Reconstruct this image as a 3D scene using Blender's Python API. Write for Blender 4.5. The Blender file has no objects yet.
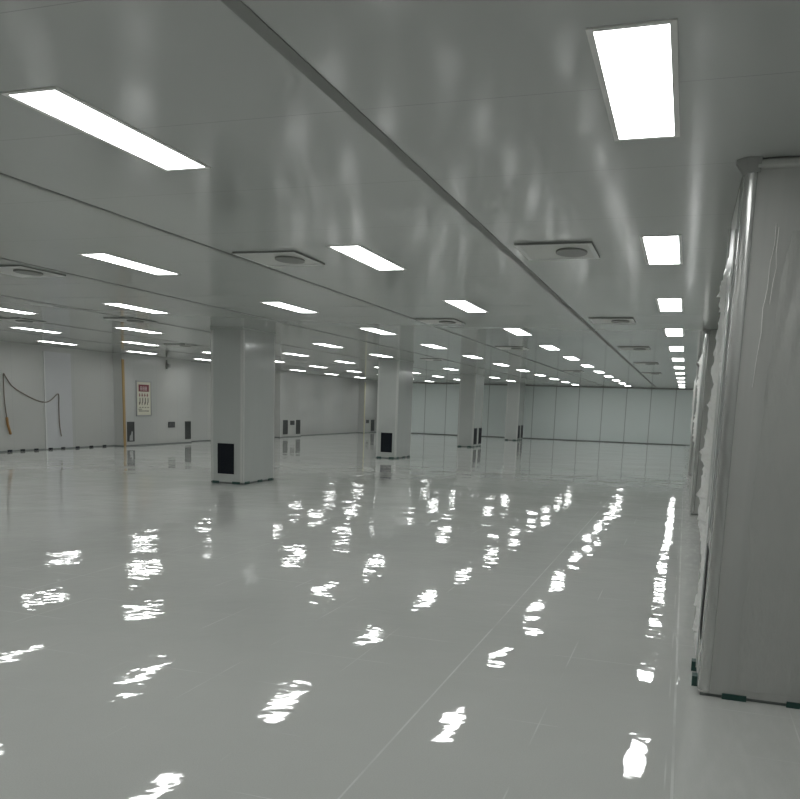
import bpy, bmesh, math, random
from mathutils import Matrix, Vector
random.seed(7)
S = bpy.context.scene
COL = S.collection

# ------------------------------------------------------------------ camera, world, exposure
H = 1.548                      # eye height
CEIL = 2.838
cam_d = bpy.data.cameras.new('camera')
cam = bpy.data.objects.new('camera', cam_d); COL.objects.link(cam)
cam_d.sensor_width = 36.0
cam_d.lens = 36.0 * 830.65 / 800.0
cam_d.shift_y = (533.88 - 399.5) / 800.0
cam_d.clip_start = 0.05; cam_d.clip_end = 200
r_ = Vector((0.94600135, 0.32250527, 0.03273827))
u_ = Vector((-0.08000031, 0.13440110, 0.98769241))
f_ = Vector((-0.31413595, 0.93697743, -0.15294414))
m = Matrix(((r_.x, u_.x, -f_.x, 0), (r_.y, u_.y, -f_.y, 0), (r_.z, u_.z, -f_.z, H), (0, 0, 0, 1)))
cam.matrix_world = m
S.camera = cam

w = bpy.data.worlds.new('world'); S.world = w; w.use_nodes = True
w.node_tree.nodes['Background'].inputs[0].default_value = (0, 0, 0, 1)
w.node_tree.nodes['Background'].inputs[1].default_value = 0.0
LAMP = 12.0                    # radiance of the lit diffusers
S.view_settings.view_transform = 'Standard'
S.view_settings.look = 'None'
S.view_settings.gamma = 1.0
S.view_settings.exposure = 0.0
S.view_settings.use_curve_mapping = False
S.cycles.max_bounces = 12; S.cycles.diffuse_bounces = 6; S.cycles.glossy_bounces = 6
S.cycles.caustics_reflective = True
S.cycles.blur_glossy = 0.05
S.cycles.sample_clamp_indirect = 6.0

# ------------------------------------------------------------------ materials
def mat(name, color, rough=0.5, metal=0.0, ior=1.5):
    M = bpy.data.materials.new(name); M.use_nodes = True
    b = M.node_tree.nodes['Principled BSDF']
    b.inputs['Base Color'].default_value = (*color, 1)
    b.inputs['Roughness'].default_value = rough
    b.inputs['Metallic'].default_value = metal
    b.inputs['IOR'].default_value = ior
    return M, M.node_tree, b

def N(nt, t, **kw):
    n = nt.nodes.new(t)
    for k, v in kw.items(): setattr(n, k, v)
    return n

def math_node(nt, op, a, b=None, clamp=False):
    n = N(nt, 'ShaderNodeMath', operation=op, use_clamp=clamp)
    for i, x in enumerate((a, b)):
        if x is None: continue
        if isinstance(x, (int, float)): n.inputs[i].default_value = x
        else: nt.links.new(x, n.inputs[i])
    return n.outputs[0]

def coords(nt):
    t = N(nt, 'ShaderNodeTexCoord'); s = N(nt, 'ShaderNodeSeparateXYZ')
    nt.links.new(t.outputs['Object'], s.inputs[0])
    return t.outputs['Object'], s.outputs

def line_mask(nt, v, period, offset, width):
    """1 on thin lines at offset + k*period."""
    x = math_node(nt, 'SUBTRACT', v, offset - period / 2)
    x = math_node(nt, 'WRAP' if False else 'FLOORED_MODULO', x, period)
    x = math_node(nt, 'SUBTRACT', x, period / 2)
    x = math_node(nt, 'ABSOLUTE', x)
    return math_node(nt, 'LESS_THAN', x, width / 2)

def noise(nt, co, scale, detail=2, rough=0.5, stretch=None):
    n = N(nt, 'ShaderNodeTexNoise')
    n.inputs['Scale'].default_value = scale; n.inputs['Detail'].default_value = detail
    n.inputs['Roughness'].default_value = rough
    if stretch:
        mp = N(nt, 'ShaderNodeMapping'); mp.inputs['Scale'].default_value = stretch
        nt.links.new(co, mp.inputs[0]); co = mp.outputs[0]
    nt.links.new(co, n.inputs['Vector'])
    return n.outputs['Fac']

def mix(nt, fac, a, b):
    n = N(nt, 'ShaderNodeMix', data_type='RGBA')
    for sock, x in ((n.inputs[0], fac), (n.inputs[6], a), (n.inputs[7], b)):
        if isinstance(x, (int, float)): sock.default_value = x
        elif isinstance(x, tuple): sock.default_value = (*x, 1)
        else: nt.links.new(x, sock)
    return n.outputs[2]

def ramp(nt, v, a, b):
    n = N(nt, 'ShaderNodeMapRange'); n.inputs[1].default_value = a; n.inputs[2].default_value = b
    nt.links.new(v, n.inputs[0]); return n.outputs[0]

# glossy sheet floor with faint welded joints
FLOOR, nt, b = mat('floor_vinyl', (0.5, 0.5, 0.5), 0.06)
co, (sx, sy, sz) = coords(nt)
base = (0.43, 0.44, 0.425)
sp = noise(nt, co, 160, 1, 0.5)
c = mix(nt, ramp(nt, sp, 0.42, 0.62), (0.635, 0.645, 0.62), (0.60, 0.61, 0.585))
mott = noise(nt, co, 0.5, 3, 0.55)
c = mix(nt, math_node(nt, 'MULTIPLY', ramp(nt, mott, 0.35, 0.7), 0.35), c, (0.565, 0.58, 0.56))
lx = line_mask(nt, sx, 0.61, -1.18, 0.007)
ly = line_mask(nt, sy, 0.61, 3.98, 0.007)
strongx = math_node(nt, 'LESS_THAN', math_node(nt, 'ABSOLUTE', math_node(nt, 'SUBTRACT', sx, -1.18)), 0.005)
strong2 = math_node(nt, 'LESS_THAN', math_node(nt, 'ABSOLUTE', math_node(nt, 'SUBTRACT', sx, 0.07)), 0.006)
patch = ramp(nt, noise(nt, co, 1.3, 2, 0.5), 0.5, 0.62)
weak = math_node(nt, 'MULTIPLY', math_node(nt, 'MAXIMUM', lx, ly), math_node(nt, 'MULTIPLY', patch, 0.6))
patch2 = ramp(nt, noise(nt, co, 2.3, 3, 0.6, (1, 0.6, 1)), 0.38, 0.6)
strong = math_node(nt, 'MULTIPLY', math_node(nt, 'MAXIMUM', strongx, strong2), math_node(nt, 'ADD', math_node(nt, 'MULTIPLY', patch2, 0.7), 0.15))
jm = math_node(nt, 'MAXIMUM', weak, strong, True)
c = mix(nt, jm, c, (0.85, 0.86, 0.84))
# scuffed, dusty strip of floor along the columns
edge = ramp(nt, sx, 0.02, 0.12)
dust = ramp(nt, noise(nt, co, 5, 4, 0.6, (3, 0.7, 1)), 0.42, 0.68)
c = mix(nt, math_node(nt, 'MULTIPLY', math_node(nt, 'MULTIPLY', edge, dust), 0.4), c, (0.70, 0.70, 0.68))
nt.links.new(c, b.inputs['Base Color'])
rn = math_node(nt, 'ADD', math_node(nt, 'MULTIPLY', ramp(nt, noise(nt, co, 0.9, 3, 0.6), 0.35, 0.7), 0.015), 0.02)
rn = math_node(nt, 'ADD', rn, math_node(nt, 'MULTIPLY', math_node(nt, 'MULTIPLY', edge, dust), 0.18))
nt.links.new(rn, b.inputs['Roughness'])
h1 = noise(nt, co, 3.2, 2, 0.5)
h2 = noise(nt, co, 13.0, 1, 0.5)
h0 = noise(nt, co, 0.75, 1, 0.5)
hh = math_node(nt, 'ADD', math_node(nt, 'MULTIPLY', h1, 0.8), math_node(nt, 'MULTIPLY', h2, 0.10))
hh = math_node(nt, 'ADD', hh, math_node(nt, 'MULTIPLY', h0, 3.2))
bp = N(nt, 'ShaderNodeBump'); bp.inputs['Strength'].default_value = 1.0; bp.inputs['Distance'].default_value = 0.0040
nt.links.new(hh, bp.inputs['Height']); nt.links.new(bp.outputs[0], b.inputs['Normal'])

# painted steel sandwich panels; the panels butt along thin joints
def panel_mat(name, col, rough, axis, period, offset, width, joint, bump=0.0012, tint=None, second=None, vary=0.0):
    M, nt, b = mat(name, col, rough)
    co, xyz = coords(nt)
    v = xyz[axis]
    mk = line_mask(nt, v, period, offset, width)
    if second:
        mk = math_node(nt, 'MAXIMUM', mk, math_node(nt, 'MULTIPLY', line_mask(nt, xyz[second[0]], second[1], second[2], second[3]), second[4]))
    c = mix(nt, math_node(nt, 'MULTIPLY', noise(nt, co, 0.8, 3, 0.6), 0.5), col, tuple(x * 0.9 for x in col))
    if vary:
        k = math_node(nt, 'FLOOR', math_node(nt, 'DIVIDE', math_node(nt, 'SUBTRACT', v, offset), period))
        wn = N(nt, 'ShaderNodeTexWhiteNoise', noise_dimensions='1D'); nt.links.new(k, wn.inputs['W'])
        c = mix(nt, math_node(nt, 'MULTIPLY', wn.outputs['Value'], vary), c, tint or (0.35, 0.37, 0.37))
    c = mix(nt, mk, c, joint)
    nt.links.new(c, b.inputs['Base Color'])
    bp = N(nt, 'ShaderNodeBump'); bp.inputs['Distance'].default_value = bump; bp.inputs['Strength'].default_value = 1
    nt.links.new(noise(nt, co, 1.6, 1, 0.4), bp.inputs['Height']); nt.links.new(bp.outputs[0], b.inputs['Normal'])
    return M
CEILM = panel_mat('ceiling_panel', (0.44, 0.455, 0.44), 0.125, 1, 1.17, 3.65, 0.005, (0.33, 0.34, 0.33), 0.0009)
WALL_L = panel_mat('wall_panel', (0.485, 0.49, 0.472), 0.26, 1, 1.18, 18.85, 0.012, (0.42, 0.43, 0.42), vary=0.35, tint=(0.46, 0.475, 0.47))
WALL_B = panel_mat('wall_panel_bare', (0.54, 0.55, 0.565), 0.22, 1, 1.18, 18.85, 0.012, (0.8, 0.8, 0.8))
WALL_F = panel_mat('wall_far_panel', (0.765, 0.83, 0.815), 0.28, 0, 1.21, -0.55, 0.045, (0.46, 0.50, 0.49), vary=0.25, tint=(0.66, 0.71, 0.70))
WALL_R = panel_mat('wall_right_panel', (0.52, 0.53, 0.52), 0.3, 1, 1.18, 0, 0.01, (0.4, 0.41, 0.4))

PILLAR, nt, b = mat('pillar_panel', (0.47, 0.485, 0.47), 0.13)
co, xyz = coords(nt)
c = mix(nt, math_node(nt, 'MULTIPLY', ramp(nt, noise(nt, co, 3, 4, 0.6, (1, 1, 0.25)), 0.4, 0.75), 0.35), (0.455, 0.475, 0.46), (0.40, 0.42, 0.405))
nt.links.new(c, b.inputs['Base Color'])
COLP, nt, b = mat('column_panel', (0.40, 0.405, 0.39), 0.34)
co, xyz = coords(nt)
c = mix(nt, ramp(nt, noise(nt, co, 9, 3, 0.6, (1, 1, 0.05)), 0.35, 0.7), (0.45, 0.455, 0.435), (0.40, 0.405, 0.388))
nt.links.new(c, b.inputs['Base Color'])
bp = N(nt, 'ShaderNodeBump'); bp.inputs['Distance'].default_value = 0.002
nt.links.new(noise(nt, co, 7, 2, 0.5, (1, 1, 0.06)), bp.inputs['Height']); nt.links.new(bp.outputs[0], b.inputs['Normal'])
TRIMA, _, _ = mat('aluminium_trim', (0.62, 0.63, 0.61), 0.2, 0.15)
COLT, _, _ = mat('column_trim', (0.52, 0.525, 0.51), 0.24, 0.7)
TRIMW, _, _ = mat('white_trim', (0.62, 0.63, 0.62), 0.3)
JOINT, _, b = mat('ceiling_joint', (0.27, 0.275, 0.265), 0.7); b.inputs['Specular IOR Level'].default_value = 0.15
GAP, _, _ = mat('base_gap', (0.16, 0.175, 0.17), 0.7)
CLIP, _, _ = mat('green_clip', (0.012, 0.055, 0.045), 0.45)
BLACK, _, _ = mat('black_opening', (0.008, 0.008, 0.008), 0.8)
DARKV, nt, b = mat('dark_grille', (0.012, 0.015, 0.02), 0.6); b.inputs['Specular IOR Level'].default_value = 0.15
GREYV, _, _ = mat('grey_grille', (0.05, 0.055, 0.055), 0.5)
VENTP, nt, b = mat('diffuser_plate', (0.56, 0.565, 0.54), 0.4)
VENTD, _, _ = mat('diffuser_dark', (0.22, 0.225, 0.21), 0.5)
VENT_SHADE, _, _ = mat('diffuser_shade', (0.20, 0.205, 0.195), 0.6)  # shade on the diffuser's sides, put into the colour
RIM, _, _ = mat('diffuser_rim', (0.25, 0.255, 0.245), 0.45)
FRAME, _, _ = mat('lamp_frame', (0.72, 0.72, 0.70), 0.4)
WOOD, _, _ = mat('yellow_board', (0.37, 0.25, 0.105), 0.55)
GREENY, _, _ = mat('pale_yellow_board', (0.56, 0.54, 0.36), 0.55)
CABLEM, _, _ = mat('cable_brown', (0.20, 0.17, 0.14), 0.6)
ORANGE, _, _ = mat('orange_plug', (0.36, 0.20, 0.07), 0.55)
SOCK, _, _ = mat('socket_black', (0.03, 0.032, 0.035), 0.4)
SHEET, _, _ = mat('notice_paper', (0.62, 0.60, 0.50), 0.5)
RED, _, _ = mat('notice_red', (0.20, 0.045, 0.06), 0.5)
PINK, _, _ = mat('notice_pale', (0.68, 0.60, 0.58), 0.5)
INK, _, _ = mat('notice_ink', (0.05, 0.05, 0.04), 0.5)
FRM, _, _ = mat('notice_frame', (0.36, 0.37, 0.37), 0.35, 0.4)

FILM, nt, b = mat('torn_film', (0.86, 0.86, 0.84), 0.3)
co, xyz = coords(nt)
bp = N(nt, 'ShaderNodeBump'); bp.inputs['Distance'].default_value = 0.006
nt.links.new(noise(nt, co, 26, 3, 0.6), bp.inputs['Height']); nt.links.new(bp.outputs[0], b.inputs['Normal'])
FILM2, nt, b = mat('clear_film', (0.43, 0.435, 0.415), 0.16)
co, xyz = coords(nt)
smear = ramp(nt, noise(nt, co, 6, 4, 0.65, (1.4, 1, 0.5)), 0.45, 0.75)
nt.links.new(mix(nt, math_node(nt, 'MULTIPLY', smear, 0.35), (0.425, 0.43, 0.41), (0.49, 0.49, 0.47)), b.inputs['Base Color'])
bp = N(nt, 'ShaderNodeBump'); bp.inputs['Distance'].default_value = 0.003
nt.links.new(noise(nt, co, 22, 3, 0.6, (1.6, 1, 0.5)), bp.inputs['Height']); nt.links.new(bp.outputs[0], b.inputs['Normal'])

LIT = bpy.data.materials.new('lit_diffuser'); LIT.use_nodes = True
nt = LIT.node_tree; nt.nodes.clear()
em = nt.nodes.new('ShaderNodeEmission'); em.inputs[0].default_value = (0.985, 1.0, 0.985, 1); em.inputs[1].default_value = LAMP
out = nt.nodes.new('ShaderNodeOutputMaterial'); nt.links.new(em.outputs[0], out.inputs[0])

# ------------------------------------------------------------------ geometry helpers
def box(bm, x0, x1, y0, y1, z0, z1, mi=0):
    vs = [bm.verts.new(p) for p in ((x0, y0, z0), (x1, y0, z0), (x1, y1, z0), (x0, y1, z0), (x0, y0, z1), (x1, y0, z1), (x1, y1, z1), (x0, y1, z1))]
    fs = []
    for q in ((0, 3, 2, 1), (4, 5, 6, 7), (0, 1, 5, 4), (1, 2, 6, 5), (2, 3, 7, 6), (3, 0, 4, 7)):
        f = bm.faces.new([vs[i] for i in q]); f.material_index = mi; fs.append(f)
    return fs

def prism(bm, pts, z0, z1, axis='z'):
    def P(a, b, h):
        return {'z': (a, b, h), 'x': (h, a, b), 'y': (a, h, b)}[axis]
    lo = [bm.verts.new(P(a, b, z0)) for a, b in pts]; hi = [bm.verts.new(P(a, b, z1)) for a, b in pts]
    n = len(pts)
    bm.faces.new(lo[::-1]); bm.faces.new(hi)
    for i in range(n): bm.faces.new((lo[i], lo[(i + 1) % n], hi[(i + 1) % n], hi[i]))

def tube(bm, pts, r, seg=8):
    rings = []
    for i, p in enumerate(pts):
        p = Vector(p); a = Vector(pts[max(i - 1, 0)]); c = Vector(pts[min(i + 1, len(pts) - 1)])
        t = (c - a).normalized(); n = t.cross(Vector((1, 0, 0)))
        if n.length < 1e-4: n = t.cross(Vector((0, 1, 0)))
        n.normalize(); bn = t.cross(n)
        rings.append([bm.verts.new(p + r * (math.cos(k * 2 * math.pi / seg) * n + math.sin(k * 2 * math.pi / seg) * bn)) for k in range(seg)])
    for A, B in zip(rings, rings[1:]):
        for k in range(seg): bm.faces.new((A[k], A[(k + 1) % seg], B[(k + 1) % seg], B[k]))
    bm.faces.new(rings[0][::-1]); bm.faces.new(rings[-1])

def obj(name, bm, mats, parent=None, smooth=False, bevel=0):
    bmesh.ops.recalc_face_normals(bm, faces=bm.faces)
    me = bpy.data.meshes.new(name); bm.to_mesh(me); bm.free()
    for x in (mats if isinstance(mats, (list, tuple)) else [mats]): me.materials.append(x)
    if smooth:
        for p in me.polygons: p.use_smooth = True
    o = bpy.data.objects.new(name, me); COL.objects.link(o)
    if parent: o.parent = parent
    if bevel:
        md = o.modifiers.new('bevel', 'BEVEL'); md.width = bevel; md.segments = 2; md.limit_method = 'ANGLE'
    return o

def new(): return bmesh.new()
def bobj(name, dims, m_, parent=None, bevel=0):
    bm = new(); box(bm, *dims); return obj(name, bm, m_, parent, bevel=bevel)
def structure(o): o['kind'] = 'structure'; return o
def thing(name, label, cat, loc=(0, 0, 0), group=None):
    o = bpy.data.objects.new(name, None); COL.objects.link(o)
    o.empty_display_size = 0.1; o.location = loc
    o['label'] = label; o['category'] = cat
    if group: o['group'] = group
    return o
def dup(root, loc, label):
    r = root.copy(); COL.objects.link(r); r.location = loc; r['label'] = label
    for ch in list(root.children):
        c = ch.copy(); COL.objects.link(c); c.parent = r
        for g in list(ch.children):
            d = g.copy(); COL.objects.link(d); d.parent = c
    return r

# ------------------------------------------------------------------ the setting
XL, XB, XR, YF, YB = -16.80, -16.48, 0.86, 45.0, -6.0     # left wall, its boxed bays, right wall, far and back wall
structure(bobj('floor', (XL - 0.4, XR + 0.3, YB - 0.3, YF + 0.3, -0.2, 0.0), FLOOR))
structure(bobj('ceiling', (XL - 0.4, XR + 0.3, YB - 0.3, YF + 0.3, CEIL, CEIL + 0.2), CEILM))
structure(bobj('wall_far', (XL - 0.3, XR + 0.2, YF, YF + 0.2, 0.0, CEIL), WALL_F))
structure(bobj('wall_right', (XR, XR + 0.2, YB, YF, 0.0, CEIL), WALL_R))
structure(bobj('wall_back', (XL - 0.3, XR + 0.2, YB - 0.2, YB, 0.0, CEIL), WALL_R))
BAYS = ((21.80, 25.60), (32.45, 34.50), (42.3, YF))
bm = new()
prof = [(XL - 0.3, YB), (XL, YB)]
for a, c_ in BAYS: prof += [(XL, a), (XB, a), (XB, c_), (XL, c_)]
if BAYS[-1][1] == YF: prof.pop()
prof += [(XL - 0.3, YF)]
prism(bm, prof, 0.0, CEIL)
wl = structure(obj('wall_left', bm, [WALL_L, WALL_B]))
# one bare, bluish panel in the left wall, set between its joints
bm = new(); box(bm, XL, XL + 0.006, 18.86, 19.92, 0.03, 2.70)
structure(obj('trim_20', bm, WALL_B, bevel=0.002))
bm = new(); box(bm, XL, XL + 0.03, 18.82, 18.86, 0.02, 2.70)
structure(obj('trim_21', bm, TRIMW))
# shadow gap at the foot of the walls
bm = new(); y = YB
for a, c_ in BAYS:
    box(bm, XL, XL + 0.012, y, a, 0, 0.032); box(bm, XB, XB + 0.012, a, c_, 0, 0.032)
    box(bm, XL + 0.012, XB, a - 0.012, a, 0, 0.032); y = c_
bl = structure(obj('baseboard_left', bm, GAP))
structure(bobj('baseboard_far', (XB, XR, YF - 0.012, YF, 0, 0.04), GAP))
for y in (17.5, 17.95, 18.45, 19.0, 19.5, 20.1, 20.7, 21.3):
    bobj('base_clip', (XL + 0.012, XL + 0.02, y - 0.08, y + 0.08, 0, 0.05), DARKV, bl)
# joint strips between the rows of ceiling panels
for i, x in enumerate((-1.515, -4.0, -6.45, -8.9, -11.35, -13.8)):
    wdt = 0.062 if i == 0 else 0.046
    bm = new(); box(bm, x - wdt / 2, x + wdt / 2, YB, YF, CEIL - 0.004, CEIL)
    structure(obj('trim_%d' % (i + 1), bm, JOINT))
bm = new(); box(bm, XL, XR, YF - 0.05, YF, CEIL - 0.05, CEIL)
structure(obj('trim_10', bm, JOINT))

# ------------------------------------------------------------------ pillars on the left
def pillar_mesh(x0, x1, y0, y1, n, label, front_vent, side_vents):
    w_, d = x1 - x0, y1 - y0
    t = thing('pillar', label, 'pillar', (x0, y0, 0), 'panelled pillars in the hall')
    bobj('body', (0, w_, 0, d, 0.03, CEIL - 0.03), PILLAR, t, bevel=0.006)
    bobj('base_gap', (0.004, w_ - 0.004, 0.004, d - 0.004, 0, 0.05), GAP, t)
    for k, (a, s) in enumerate(((w_, 0), (0, 0), (w_, d))):      # rounded corner strips
        bm = new(); pts = [(0, 0)]
        sx_ = -1 if a else 1; sy_ = -1 if s else 1
        o_ = 0.006
        pts = [(a - sx_ * o_ + sx_ * 0.055, s - sy_ * o_), (a - sx_ * o_ + sx_ * 0.055, s + sy_ * 0.004)]
        pts = []
        for q in range(7):
            g = q / 6 * math.pi / 2
            pts.append((a - sx_ * o_ + sx_ * 0.04 * (1 - math.sin(g)), s - sy_ * o_ + sy_ * 0.04 * (1 - math.cos(g))))
        pts += [(a + sx_ * 0.004 - sx_ * o_, s + sy_ * 0.055), (a + sx_ * 0.004, s + sy_ * 0.055), (a + sx_ * 0.004, s + sy_ * 0.004), (a + sx_ * 0.055, s + sy_ * 0.004), (a + sx_ * 0.055, s - sy_ * o_)]
        pts = [pts[-1]] + pts[:-1]
        prism(bm, pts, 0.045, CEIL - 0.05)
        obj('corner_trim', bm, TRIMA, t)
    bm = new(); box(bm, -0.009, w_ + 0.009, -0.009, d + 0.009, CEIL - 0.035, CEIL)
    obj('top_trim', bm, PILLAR, t, bevel=0.004)
    for (a, c_) in ((0.04, 0.18), (w_ - 0.22, w_ - 0.06)):
        bobj('base_clip', (a, c_, -0.008, 0.012, 0, 0.045), CLIP, t)
    for f in (0.06, 0.46, 0.80):
        bobj('base_clip', (w_ - 0.012, w_ + 0.008, d * f, d * f + 0.17, 0, 0.045), CLIP, t)
    def vent(name, along, a0, a1, z0, z1, m_):
        bm = new()
        def B(p0, p1, z0_, z1_, d0, d1):
            if along == 'x': box(bm, p0, p1, -d1, -d0, z0_, z1_)
            else: box(bm, w_ + d0, w_ + d1, p0, p1, z0_, z1_)
        e = 0.022
        B(a0 - e, a1 + e, z0 - e, z0, 0, 0.012); B(a0 - e, a1 + e, z1, z1 + e, 0, 0.012)
        B(a0 - e, a0, z0, z1, 0, 0.012); B(a1, a1 + e, z0, z1, 0, 0.012)
        fr = obj(name, bm, PILLAR if along == 'x' else DARKV, t, bevel=0.003)
        bm = new(); B(a0, a1, z0, z1, 0, 0.003)
        k = z0 + 0.03
        while k < z1 - 0.01: B(a0, a1, k, k + 0.008, 0.003, 0.008); k += 0.035
        obj('grille', bm, m_, fr)
    if front_vent: vent('vent', 'x', 0.15, 0.50, 0.18, 0.745, DARKV)
    for a in side_vents: vent('vent', 'y', a, a + 0.42, 0.13, 0.72, DARKV)
    return t
pillar_mesh(-8.34, -7.66, 13.6, 14.85, 0, 'grey panelled pillar with a dark vent, nearest of the free-standing pillars at left', True, ())
pillar_mesh(-8.51, -7.88, 22.9, 24.25, 1, 'grey panelled pillar with a dark vent, second of the row behind the nearest left pillar', True, ())
pillar_mesh(-8.50, -7.86, 32.1, 33.55, 2, 'grey pillar with two dark slits on its right side, third in the row, mid picture', False, (0.12, 0.95))
pillar_mesh(-8.50, -7.86, 41.3, 42.75, 3, 'farthest grey pillar of the row, just before the far wall, two dark slits', False, (0.12, 0.95))

# ------------------------------------------------------------------ columns on the right
def torn_edge(y_, z0, z1, reach, seed, x0=0.0, n=120, lift=0.02):
    """ragged sheet hanging off the side of a column: stuck along y_, its loose edge standing out to the left"""
    R = random.Random(seed); bm = new(); rows = []
    w1 = w2 = 0
    for i in range(n + 1):
        f = i / n; z = z0 + (z1 - z0) * f
        w1 = 0.75 * w1 + R.uniform(-1, 1) * 0.5
        if R.random() < 0.11: w2 = R.uniform(0.4, 1.3)
        w2 *= 0.72
        env = min(1, f * 9, (1 - f) * 11 + 0.12)
        out_ = reach * env * (0.62 + 0.25 * w1 + 0.6 * w2)
        row = []
        for k in range(5):
            g = k / 4
            row.append(bm.verts.new((x0 - out_ * g, y_ + 0.10 * g * (0.6 + 0.3 * w1) + R.uniform(-1, 1) * 0.012 * g,
                                     z + R.uniform(-1, 1) * 0.012 * g * g)))
        rows.append(row)
    for A, B in zip(rows, rows[1:]):
        for k in range(4): bm.faces.new((A[k], A[k + 1], B[k + 1], B[k]))
    return bm

def column(x0, x1, y0, y1, label, seed, near):
    w_, d = x1 - x0, y1 - y0
    t = thing('column', label, 'column', (x0, y0, 0), 'wall columns at right')
    bm = new(); r = 0.045; pts = []
    for q in range(9):
        g = q / 8 * math.pi / 2
        pts.append((r * (1 - math.sin(g)), r * (1 - math.cos(g))))
    # front-left corner is rounded: from the front edge round to the left edge
    pts = [(w_, 0)] + pts + [(0, d), (w_, d)]
    prism(bm, pts, 0.02, CEIL - 0.02)
    obj('body', bm, COLP, t)
    bobj('base_gap', (0.015, w_, 0.015, d, 0, 0.03), GAP, t)
    # half-round corner profile standing proud of both faces
    bm = new(); pts = []
    R_ = 0.052
    cx, cy = 0.050, 0.046
    for q in range(13):
        g = math.pi + q / 12 * math.pi / 2
        pts.append((cx + R_ * math.cos(g), cy + R_ * math.sin(g)))
    pts += [(cx + 0.012, cy - R_), (cx + 0.012, cy), (cx, cy + 0.012), (cx - R_, cy + 0.012)]
    prism(bm, pts, 0.03, CEIL - 0.058)
    obj('corner_trim', bm, COLT, t, bevel=0.001)
    # half-round trim under the ceiling with a corner piece
    prof_ = [(0.004, CEIL - 0.052), (-0.008, CEIL - 0.051), (-0.017, CEIL - 0.046), (-0.023, CEIL - 0.037), (-0.025, CEIL - 0.027), (-0.026, CEIL - 0.016), (-0.020, CEIL - 0.008), (0.004, CEIL - 0.008)]
    bm = new(); prism(bm, prof_, 0.06, w_, 'x'); obj('top_trim', bm, COLP, t, bevel=0.001)
    bobj('shadow_gap', (0.0, w_, 0.0, d, CEIL - 0.02, CEIL), JOINT, t)
    bm = new()
    lv = [(-0.006, CEIL - 0.066), (-0.014, CEIL - 0.048), (-0.026, CEIL - 0.03), (-0.044, CEIL - 0.006), (-0.044, CEIL)]
    rings = []
    for o_, z in lv:
        rings.append([bm.verts.new(p) for p in ((0.075, o_, z), (0.02 + o_ * 0.4, o_, z), (o_, 0.02 + o_ * 0.4, z), (o_, 0.075, z), (0.075, 0.075, z))])
    for A, B in zip(rings, rings[1:]):
        for k in range(5): bm.faces.new((A[k], A[(k + 1) % 5], B[(k + 1) % 5], B[k]))
    bm.faces.new(rings[0]); bm.faces.new(rings[-1])
    obj('corner_cap', bm, JOINT, t)
    # aluminium angle at the rear of the side face
    bobj('side_dark_strip', (-0.0015, 0.002, 0.055, 0.42, 0.9, CEIL - 0.03), JOINT, t)  # thin darker strip laid over the front part of the side face
    bobj('edge_trim', (-0.006, 0.0, 0.44, 0.52, 0.03, CEIL - 0.25), TRIMA, t, bevel=0.002)
    bobj('edge_trim', (-0.012, 0.0, d - 0.05, d, 0.03, CEIL - 0.07), TRIMA, t, bevel=0.003)
    # torn protective film
    bm = torn_edge(d - 0.10, 0.55 if near else 1.0, 2.58, 0.06, seed, 0.0); obj('torn_film', bm, FILM, t)
    if near:
        bm = torn_edge(0.62, 0.05, 1.0, 0.03, seed + 5, -0.004, 60); obj('torn_film', bm, FILM, t)
        bm = torn_edge(0.75, 1.75, 2.42, 0.022, seed + 9, 0.0, 60); obj('torn_film', bm, FILM, t)
        bobj('corner_opening', (-0.004, -0.001, 0.16, 0.50, 0.28, 0.80), BLACK, t)
        for y in (0.16, 0.46):
            bobj('base_clip', (-0.03, 0.012, y + 0.0, y + 0.07, 0, 0.06), CLIP, t)
        bm = new()
        # loose clear film on the front face, its left edge torn
        R = random.Random(3); nx, nz = 26, 70; g_ = []
        off = 0
        for j in range(nz + 1):
            z = 0.06 + (2.48 - 0.06) * j / nz
            off = 0.85 * off + R.uniform(-1, 1) * 0.006
            xl = 0.165 + off + (0.05 * (z / 2.5) if z > 1.2 else 0.024) - (0.0 if z < 2.3 else (z - 2.3) * -0.15)
            row = []
            for i in range(nx + 1):
                x = xl + (w_ - 0.004 - xl) * i / nx
                amp = 0.014 if z > 1.6 else (0.0022 if z > 0.5 else 0.004)
                lift = amp * (0.35 + 0.65 * abs(math.sin(9 * x + 2.3 * z + off * 60) * math.sin(31 * x - 4 * z)))
                row.append(bm.verts.new((x, -0.002 - lift - R.random() * 0.0007, z)))
            g_.append(row)
        for A, B in zip(g_, g_[1:]):
            for i in range(nx): bm.faces.new((A[i], A[i + 1], B[i + 1], B[i]))
        lf = obj('loose_film', bm, FILM2, t, smooth=True)
        for key_ in ([(0.150, 2.52), (0.152, 2.42), (0.140, 2.33), (0.138, 2.2), (0.125, 2.1), (0.128, 1.98), (0.118, 1.85), (0.112, 1.7)],
                     [(0.165, 2.50), (0.163, 2.38), (0.170, 2.30), (0.160, 2.22), (0.155, 2.12)]):
            bm = new(); tube(bm, [(a + 0.02, -0.012 - 0.006 * math.sin(7 * z), z) for a, z in key_], 0.0016, 6)
            obj('crease', bm, FILM, lf, smooth=True)
    for a in (0.128, 0.455, 0.70):
        if a < w_ - 0.16: bobj('base_clip', (a, a + 0.125, -0.010, 0.015, 0, 0.032), CLIP, t)
    return t
column(0.185, XR - 0.002, 4.77, 6.15, 'large grey column close at the right edge, film peeling off, green clips at foot', 11, True)
column(0.185, XR - 0.002, 13.75, 15.15, 'grey column with ragged film, directly behind the large column at right', 21, False)
column(0.185, XR - 0.002, 22.9, 24.3, 'grey column behind the first two right-hand columns, mostly hidden, ragged film', 31, False)

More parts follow.
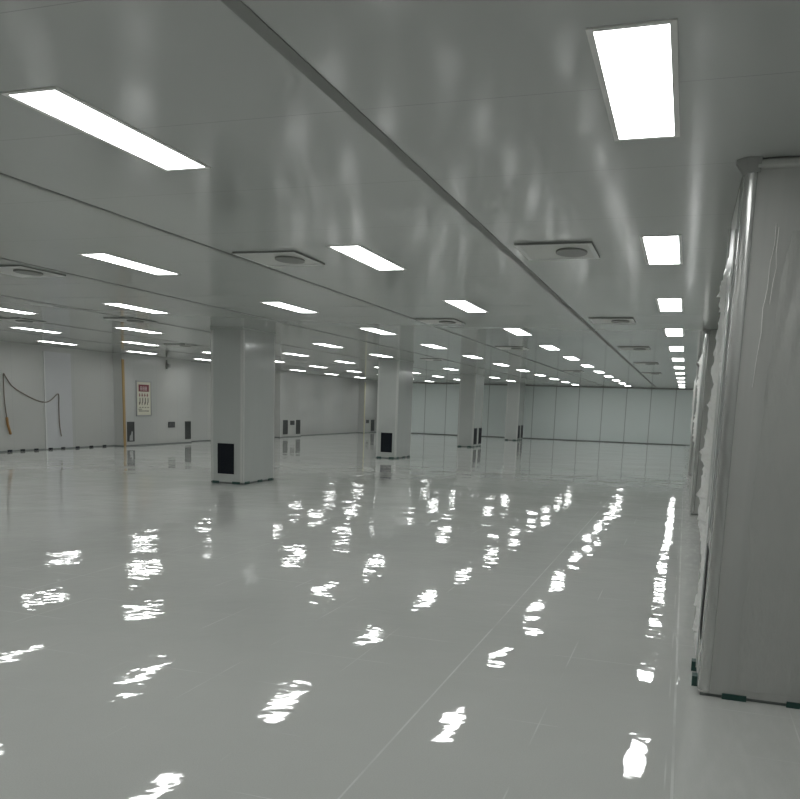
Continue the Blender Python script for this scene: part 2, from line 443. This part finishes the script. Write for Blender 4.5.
# ------------------------------------------------------------------ ceiling lights
ORD = ['nearest', 'second nearest', 'third nearest', 'fourth nearest', 'fifth nearest', 'sixth nearest', 'seventh nearest', 'eighth nearest', 'ninth nearest', 'tenth nearest', 'eleventh nearest', 'farthest']
ROWS = ['row along the right-hand columns', 'second row from the right-hand columns', 'third row from the right-hand columns',
        'row in line with the left pillars', 'first row left of the pillars', 'second row left of the pillars', 'row along the left wall']
VIS = {0: range(0, 12), 1: range(0, 12), 2: range(1, 12), 3: (2, 4, 5, 7, 9, 10), 4: (2, 3, 5, 6, 7, 8, 9, 10), 5: (3, 4, 5, 6, 7, 8, 10, 11), 6: (4, 5, 6, 8, 9, 10)}
# fixtures the frame leaves out but whose light reaches the picture
OFF = {0: (-1, -2), 1: (-1, -2), 2: (-1, -2, 0), 3: (-1, 0, 1), 4: (0, 1, 4), 5: (0, 1, 2, 9), 6: (1, 2, 3, 7, 11)}
LX0, LY0, LDX, LDY = -0.28, 3.706, 2.512, 3.510
proto = thing('ceiling_light', 'x', 'ceiling light', (0, 0, CEIL), 'rectangular ceiling lights')
LW, LL, FW = 0.250, 1.185, 0.024
bm = new(); z0, z1 = -0.005, 0.0
a, c_ = LW / 2, LL / 2
box(bm, -a - FW, -a, -c_ - FW, c_ + FW, z0, z1); box(bm, a, a + FW, -c_ - FW, c_ + FW, z0, z1)
box(bm, -a, a, -c_ - FW, -c_, z0, z1); box(bm, -a, a, c_, c_ + FW, z0, z1)
obj('frame', bm, FRAME, proto)
bm = new(); box(bm, -a, a, -c_, c_, -0.004, -0.001); obj('diffuser', bm, LIT, proto)
first = True
for r in range(7):
    vis = list(VIS[r])
    for k, j in enumerate(vis):
        o_ = 'farthest' if k == len(vis) - 1 else ORD[k]
        lab = 'lit ceiling light, %s in view of the %s' % (o_, ROWS[r])
        loc = (LX0 - r * LDX, LY0 + j * LDY, CEIL)
        if first: proto.location = loc; proto['label'] = lab; first = False
        else: dup(proto, loc, lab)
    for j in OFF[r]:
        dup(proto, (LX0 - r * LDX, LY0 + j * LDY, CEIL), 'lit light out of sight, %s, %d m %s' % (ROWS[r], abs(round(LY0 + j * LDY)), 'behind' if LY0 + j * LDY < -0.5 else 'off'))

# ------------------------------------------------------------------ ceiling air diffusers
V = thing('ceiling_vent', 'x', 'ceiling vent', (0, 0, CEIL), 'square air diffusers in the ceiling')
hx, hy, D = 0.30, 0.33, 0.026
bm = new(); box(bm, -hx, hx, -hy, hy, -0.013, 0); obj('shaded_sides', bm, VENT_SHADE, V)  # dark slab paints the shade on the panel's near and right sides
bm = new()
for d4 in ((-hx, -hx + 0.035, -hy, hy), (hx - 0.035, hx, -hy, hy), (-hx + 0.035, hx - 0.035, -hy, -hy + 0.04), (-hx + 0.035, hx - 0.035, hy - 0.04, hy)):
    box(bm, *d4, -0.017, -0.013)
obj('frame', bm, TRIMW, V)
bobj('plate', (-hx + 0.035, hx - 0.035, -hy + 0.04, hy - 0.04, -0.015, -0.013), VENTP, V)
bm = new(); nseg = 28
ring = [(0.11 + 0.125 * math.cos(q * 2 * math.pi / nseg), -0.02 + 0.17 * math.sin(q * 2 * math.pi / nseg)) for q in range(nseg)]
prism(bm, ring, -0.032, -0.015); obj('outlet', bm, VENTD, V, bevel=0.003)
VL = [((-1.09, 7.07), 'nearest square air diffuser, right of the wide dark ceiling joint'),
      ((-1.09, 12.4), 'second nearest air diffuser in the line right of the wide dark ceiling joint'),
      ((-1.09, 17.65), 'third nearest air diffuser in the line right of the wide dark ceiling joint'),
      ((-1.09, 22.9), 'fourth nearest air diffuser in the line right of the wide dark ceiling joint'),
      ((-1.15, 28.4), 'farthest air diffuser in the line right of the wide dark ceiling joint'),
      ((-3.61, 7.07), 'air diffuser in the ceiling in front of the nearest left pillar, between two lights'),
      ((-3.65, 12.5), 'air diffuser in the ceiling above the second pillar, under the second joint line'),
      ((-3.62, 17.9), 'air diffuser in the ceiling between the second and third lights of the middle rows'),
      ((-3.6, 28.1), 'small distant air diffuser in the ceiling over the far end of the middle rows'),
      ((-6.85, 7.4), 'air diffuser in the ceiling at the left edge of the picture'),
      ((-9.1, 12.3), 'air diffuser in the ceiling left of the nearest pillar, between two lights'),
      ((-11.45, 12.3), 'air diffuser in the ceiling above the wall cable, at the left edge'),
      ((-11.9, 18.1), 'air diffuser in the ceiling above the red notice board'),
      ((-6.75, 22.6), 'air diffuser in the ceiling right of the second pillar top')]
for i, ((x, y), lab) in enumerate(VL):
    if i == 0: V.location = (x, y, CEIL); V['label'] = lab
    else: dup(V, (x, y, CEIL), lab)

# ------------------------------------------------------------------ fittings on the left wall
def wall_vent(y0, y1, z0, z1, label, white=False):
    t = thing('wall_vent', label, 'wall vent', (XB, y0, z0), 'dark vents low on the left wall')
    h, w_ = z1 - z0, y1 - y0
    bm = new(); e = 0.03
    box(bm, 0, 0.015, 0, w_, 0, e); box(bm, 0, 0.015, 0, w_, h - e, h); box(bm, 0, 0.015, 0, e, e, h - e); box(bm, 0, 0.015, w_ - e, w_, e, h - e)
    obj('frame', bm, GREYV, t, bevel=0.003)
    bm = new(); box(bm, 0, 0.004, e, w_ - e, e, h - e); k = e + 0.02
    while k < h - e - 0.02: box(bm, 0.004, 0.012, e, w_ - e, k, k + 0.015); k += 0.04
    obj('grille', bm, GREYV, t)
    if white:
        bm = new()
        prism(bm, [(0.1, 0.03), (0.27, 0.03), (0.27, 0.30), (0.22, 0.33), (0.18, 0.22), (0.12, 0.18)], 0.013, 0.016, 'x')
        o = obj('torn_wrap', bm, FRM, t); o['label'] = 'pale scrap of torn film on the lower right'
def socket(y0, y1, z0, z1, label):
    t = thing('wall_socket', label, 'socket', (XB, y0, z0), 'dark socket plates on the left wall')
    h, w_ = z1 - z0, y1 - y0
    bobj('plate', (0, 0.02, 0, w_, 0, h), SOCK, t, bevel=0.004)
    bm = new()
    for a in (0.12, 0.56): box(bm, 0.02, 0.024, w_ * a, w_ * (a + 0.3), h * 0.3, h * 0.72)
    obj('outlet', bm, GREYV, t)
wall_vent(22.0, 22.36, 0.14, 0.76, 'dark grey vent low on the wall, right beside the ochre board', True)
wall_vent(25.2, 25.56, 0.13, 0.75, 'dark grey vent low on the wall between the red notice and nearest pillar')
socket(24.2, 24.58, 0.55, 0.74, 'small dark socket plate on the wall below the red notice board')
wall_vent(32.72, 33.16, 0.13, 0.75, 'dark vent low on the wall right of nearest pillar, left of a socket')
wall_vent(34.0, 34.42, 0.12, 0.75, 'dark vent low on the wall between the two nearest pillars, right of a small socket')
socket(33.42, 33.82, 0.53, 0.72, 'small dark socket plate between two vents, wall right of the nearest pillar')
wall_vent(43.45, 43.95, 0.08, 0.70, 'narrow dark vent low on the wall, just left of the second pillar')
socket(42.72, 43.1, 0.52, 0.70, 'small grey socket plate on the wall beside the second pillar')

# notice board
t = thing('notice_board', 'framed notice with dark red header, hung on the left wall by the ochre board', 'notice board', (XB, 22.47, 0.93))
W_, H_ = 0.80, 1.12
bm = new(); e = 0.04
box(bm, 0, 0.025, 0, W_, 0, e); box(bm, 0, 0.025, 0, W_, H_ - e, H_); box(bm, 0, 0.025, 0, e, e, H_ - e); box(bm, 0, 0.025, W_ - e, W_, e, H_ - e)
obj('frame', bm, FRM, t, bevel=0.003)
bobj('sheet', (0, 0.012, e, W_ - e, e, H_ - e), SHEET, t)
bobj('header', (0.012, 0.014, 0.13, 0.67, 0.78, 1.0), RED, t)
R = random.Random(5)
bm = new()
for i in range(3):                       # blocky pale characters on the red header
    y = 0.22 + i * 0.125
    for q in range(3): box(bm, 0.014, 0.0155, y, y + 0.09, 0.82 + q * 0.05, 0.838 + q * 0.05)
    for q in (0.0, 0.072): box(bm, 0.014, 0.0155, y + q, y + q + 0.018, 0.82, 0.94)
obj('header_text', bm, PINK, t)
bm = new()
for i in range(4):
    y = 0.14 + i * 0.135
    box(bm, 0.012, 0.0135, y + 0.02, y + 0.055, 0.62, 0.72); box(bm, 0.012, 0.0135, y, y + 0.085, 0.655, 0.675)
obj('red_text', bm, RED, t)
bm = new()
for i in range(4):
    y = 0.15 + i * 0.14
    box(bm, 0.012, 0.0135, y + 0.03, y + 0.065, 0.40 + 0.03 * (i % 2), 0.58); box(bm, 0.012, 0.0135, y, y + 0.03, 0.36, 0.44)
    box(bm, 0.012, 0.0135, y + 0.01, y + 0.08, 0.27, 0.29)
for i in range(9):
    y = 0.14 + i * 0.06
    box(bm, 0.012, 0.0135, y, y + 0.03, 0.15, 0.185)
for i in range(6):
    y = 0.12 + i * 0.03
    box(bm, 0.012, 0.0135, y, y + 0.012, 0.2, 0.24)
obj('black_text', bm, INK, t)

# cable pinned to the wall
bm = new()
key = [(17.43, 0.86), (17.37, 1.3), (17.36, 1.75), (17.37, 2.02), (17.45, 1.93), (17.67, 1.70), (18.10, 1.50), (18.5, 1.36), (18.82, 1.31), (19.05, 1.37), (19.31, 1.54), (19.37, 1.50), (19.36, 1.25), (19.36, 0.85), (19.38, 0.6), (19.43, 0.36)]
pts = []
for i in range(len(key) - 1):
    p0, p1, p2, p3 = (Vector(key[max(0, min(len(key) - 1, i + d_))]) for d_ in (-1, 0, 1, 2))
    for q in range(4):
        s = q / 4
        v = 0.5 * ((2 * p1) + (p2 - p0) * s + (2 * p0 - 5 * p1 + 4 * p2 - p3) * s * s + (3 * p1 - p0 - 3 * p2 + p3) * s ** 3)
        pts.append((XL + 0.028, v.x, v.y))
pts.append((XL + 0.028, *key[-1]))
tube(bm, pts, 0.014, 8)
o = obj('cable', bm, CABLEM, smooth=True)
o['label'] = 'brown cable pinned in a drooping loop on the left wall at the picture edge'; o['category'] = 'cable'
bm = new(); tube(bm, [(XL + 0.034, 17.42, 0.90), (XL + 0.034, 17.44, 0.72), (XL + 0.034, 17.50, 0.55), (XL + 0.034, 17.53, 0.46)], 0.032, 8)
e_ = obj('cable_end', bm, ORANGE, o, smooth=True); e_['label'] = 'orange-brown thicker lower end'

# boards stood against the corners of the wall bays
def board(x, y, z1, lean, m_, label):
    bm = new()
    vs = []
    for z, dx_ in ((0, 0), (z1, lean)):
        vs.append([bm.verts.new((x + a, y + b_ + dx_, z)) for a, b_ in ((0, 0), (0.03, 0), (0.03, 0.10), (0, 0.10))])
    bm.faces.new(vs[0][::-1]); bm.faces.new(vs[1])
    for k in range(4): bm.faces.new((vs[0][k], vs[0][(k + 1) % 4], vs[1][(k + 1) % 4], vs[1][k]))
    o = obj('board', bm, m_, bevel=0.003); o['label'] = label; o['category'] = 'board'
    return o
board(XB + 0.002, 21.82, 2.66, -0.04, WOOD, 'tall narrow ochre board standing at the wall corner left of the red notice')
board(XB + 0.002, 42.32, 2.7, 0.0, GREENY, 'tall narrow pale yellow-green board in the wall corner left of the second pillar')

# small dark fitting high on the wall
t = thing('wall_fitting', 'small dark fitting high on the left wall, under the ceiling above the vents', 'wall fitting', (XB, 24.1, 2.48))
bobj('bracket', (0, 0.05, 0.0, 0.06, 0.0, 0.30), RIM, t, bevel=0.004)
bobj('housing', (0.05, 0.13, -0.03, 0.09, 0.05, 0.17), RIM, t, bevel=0.008)
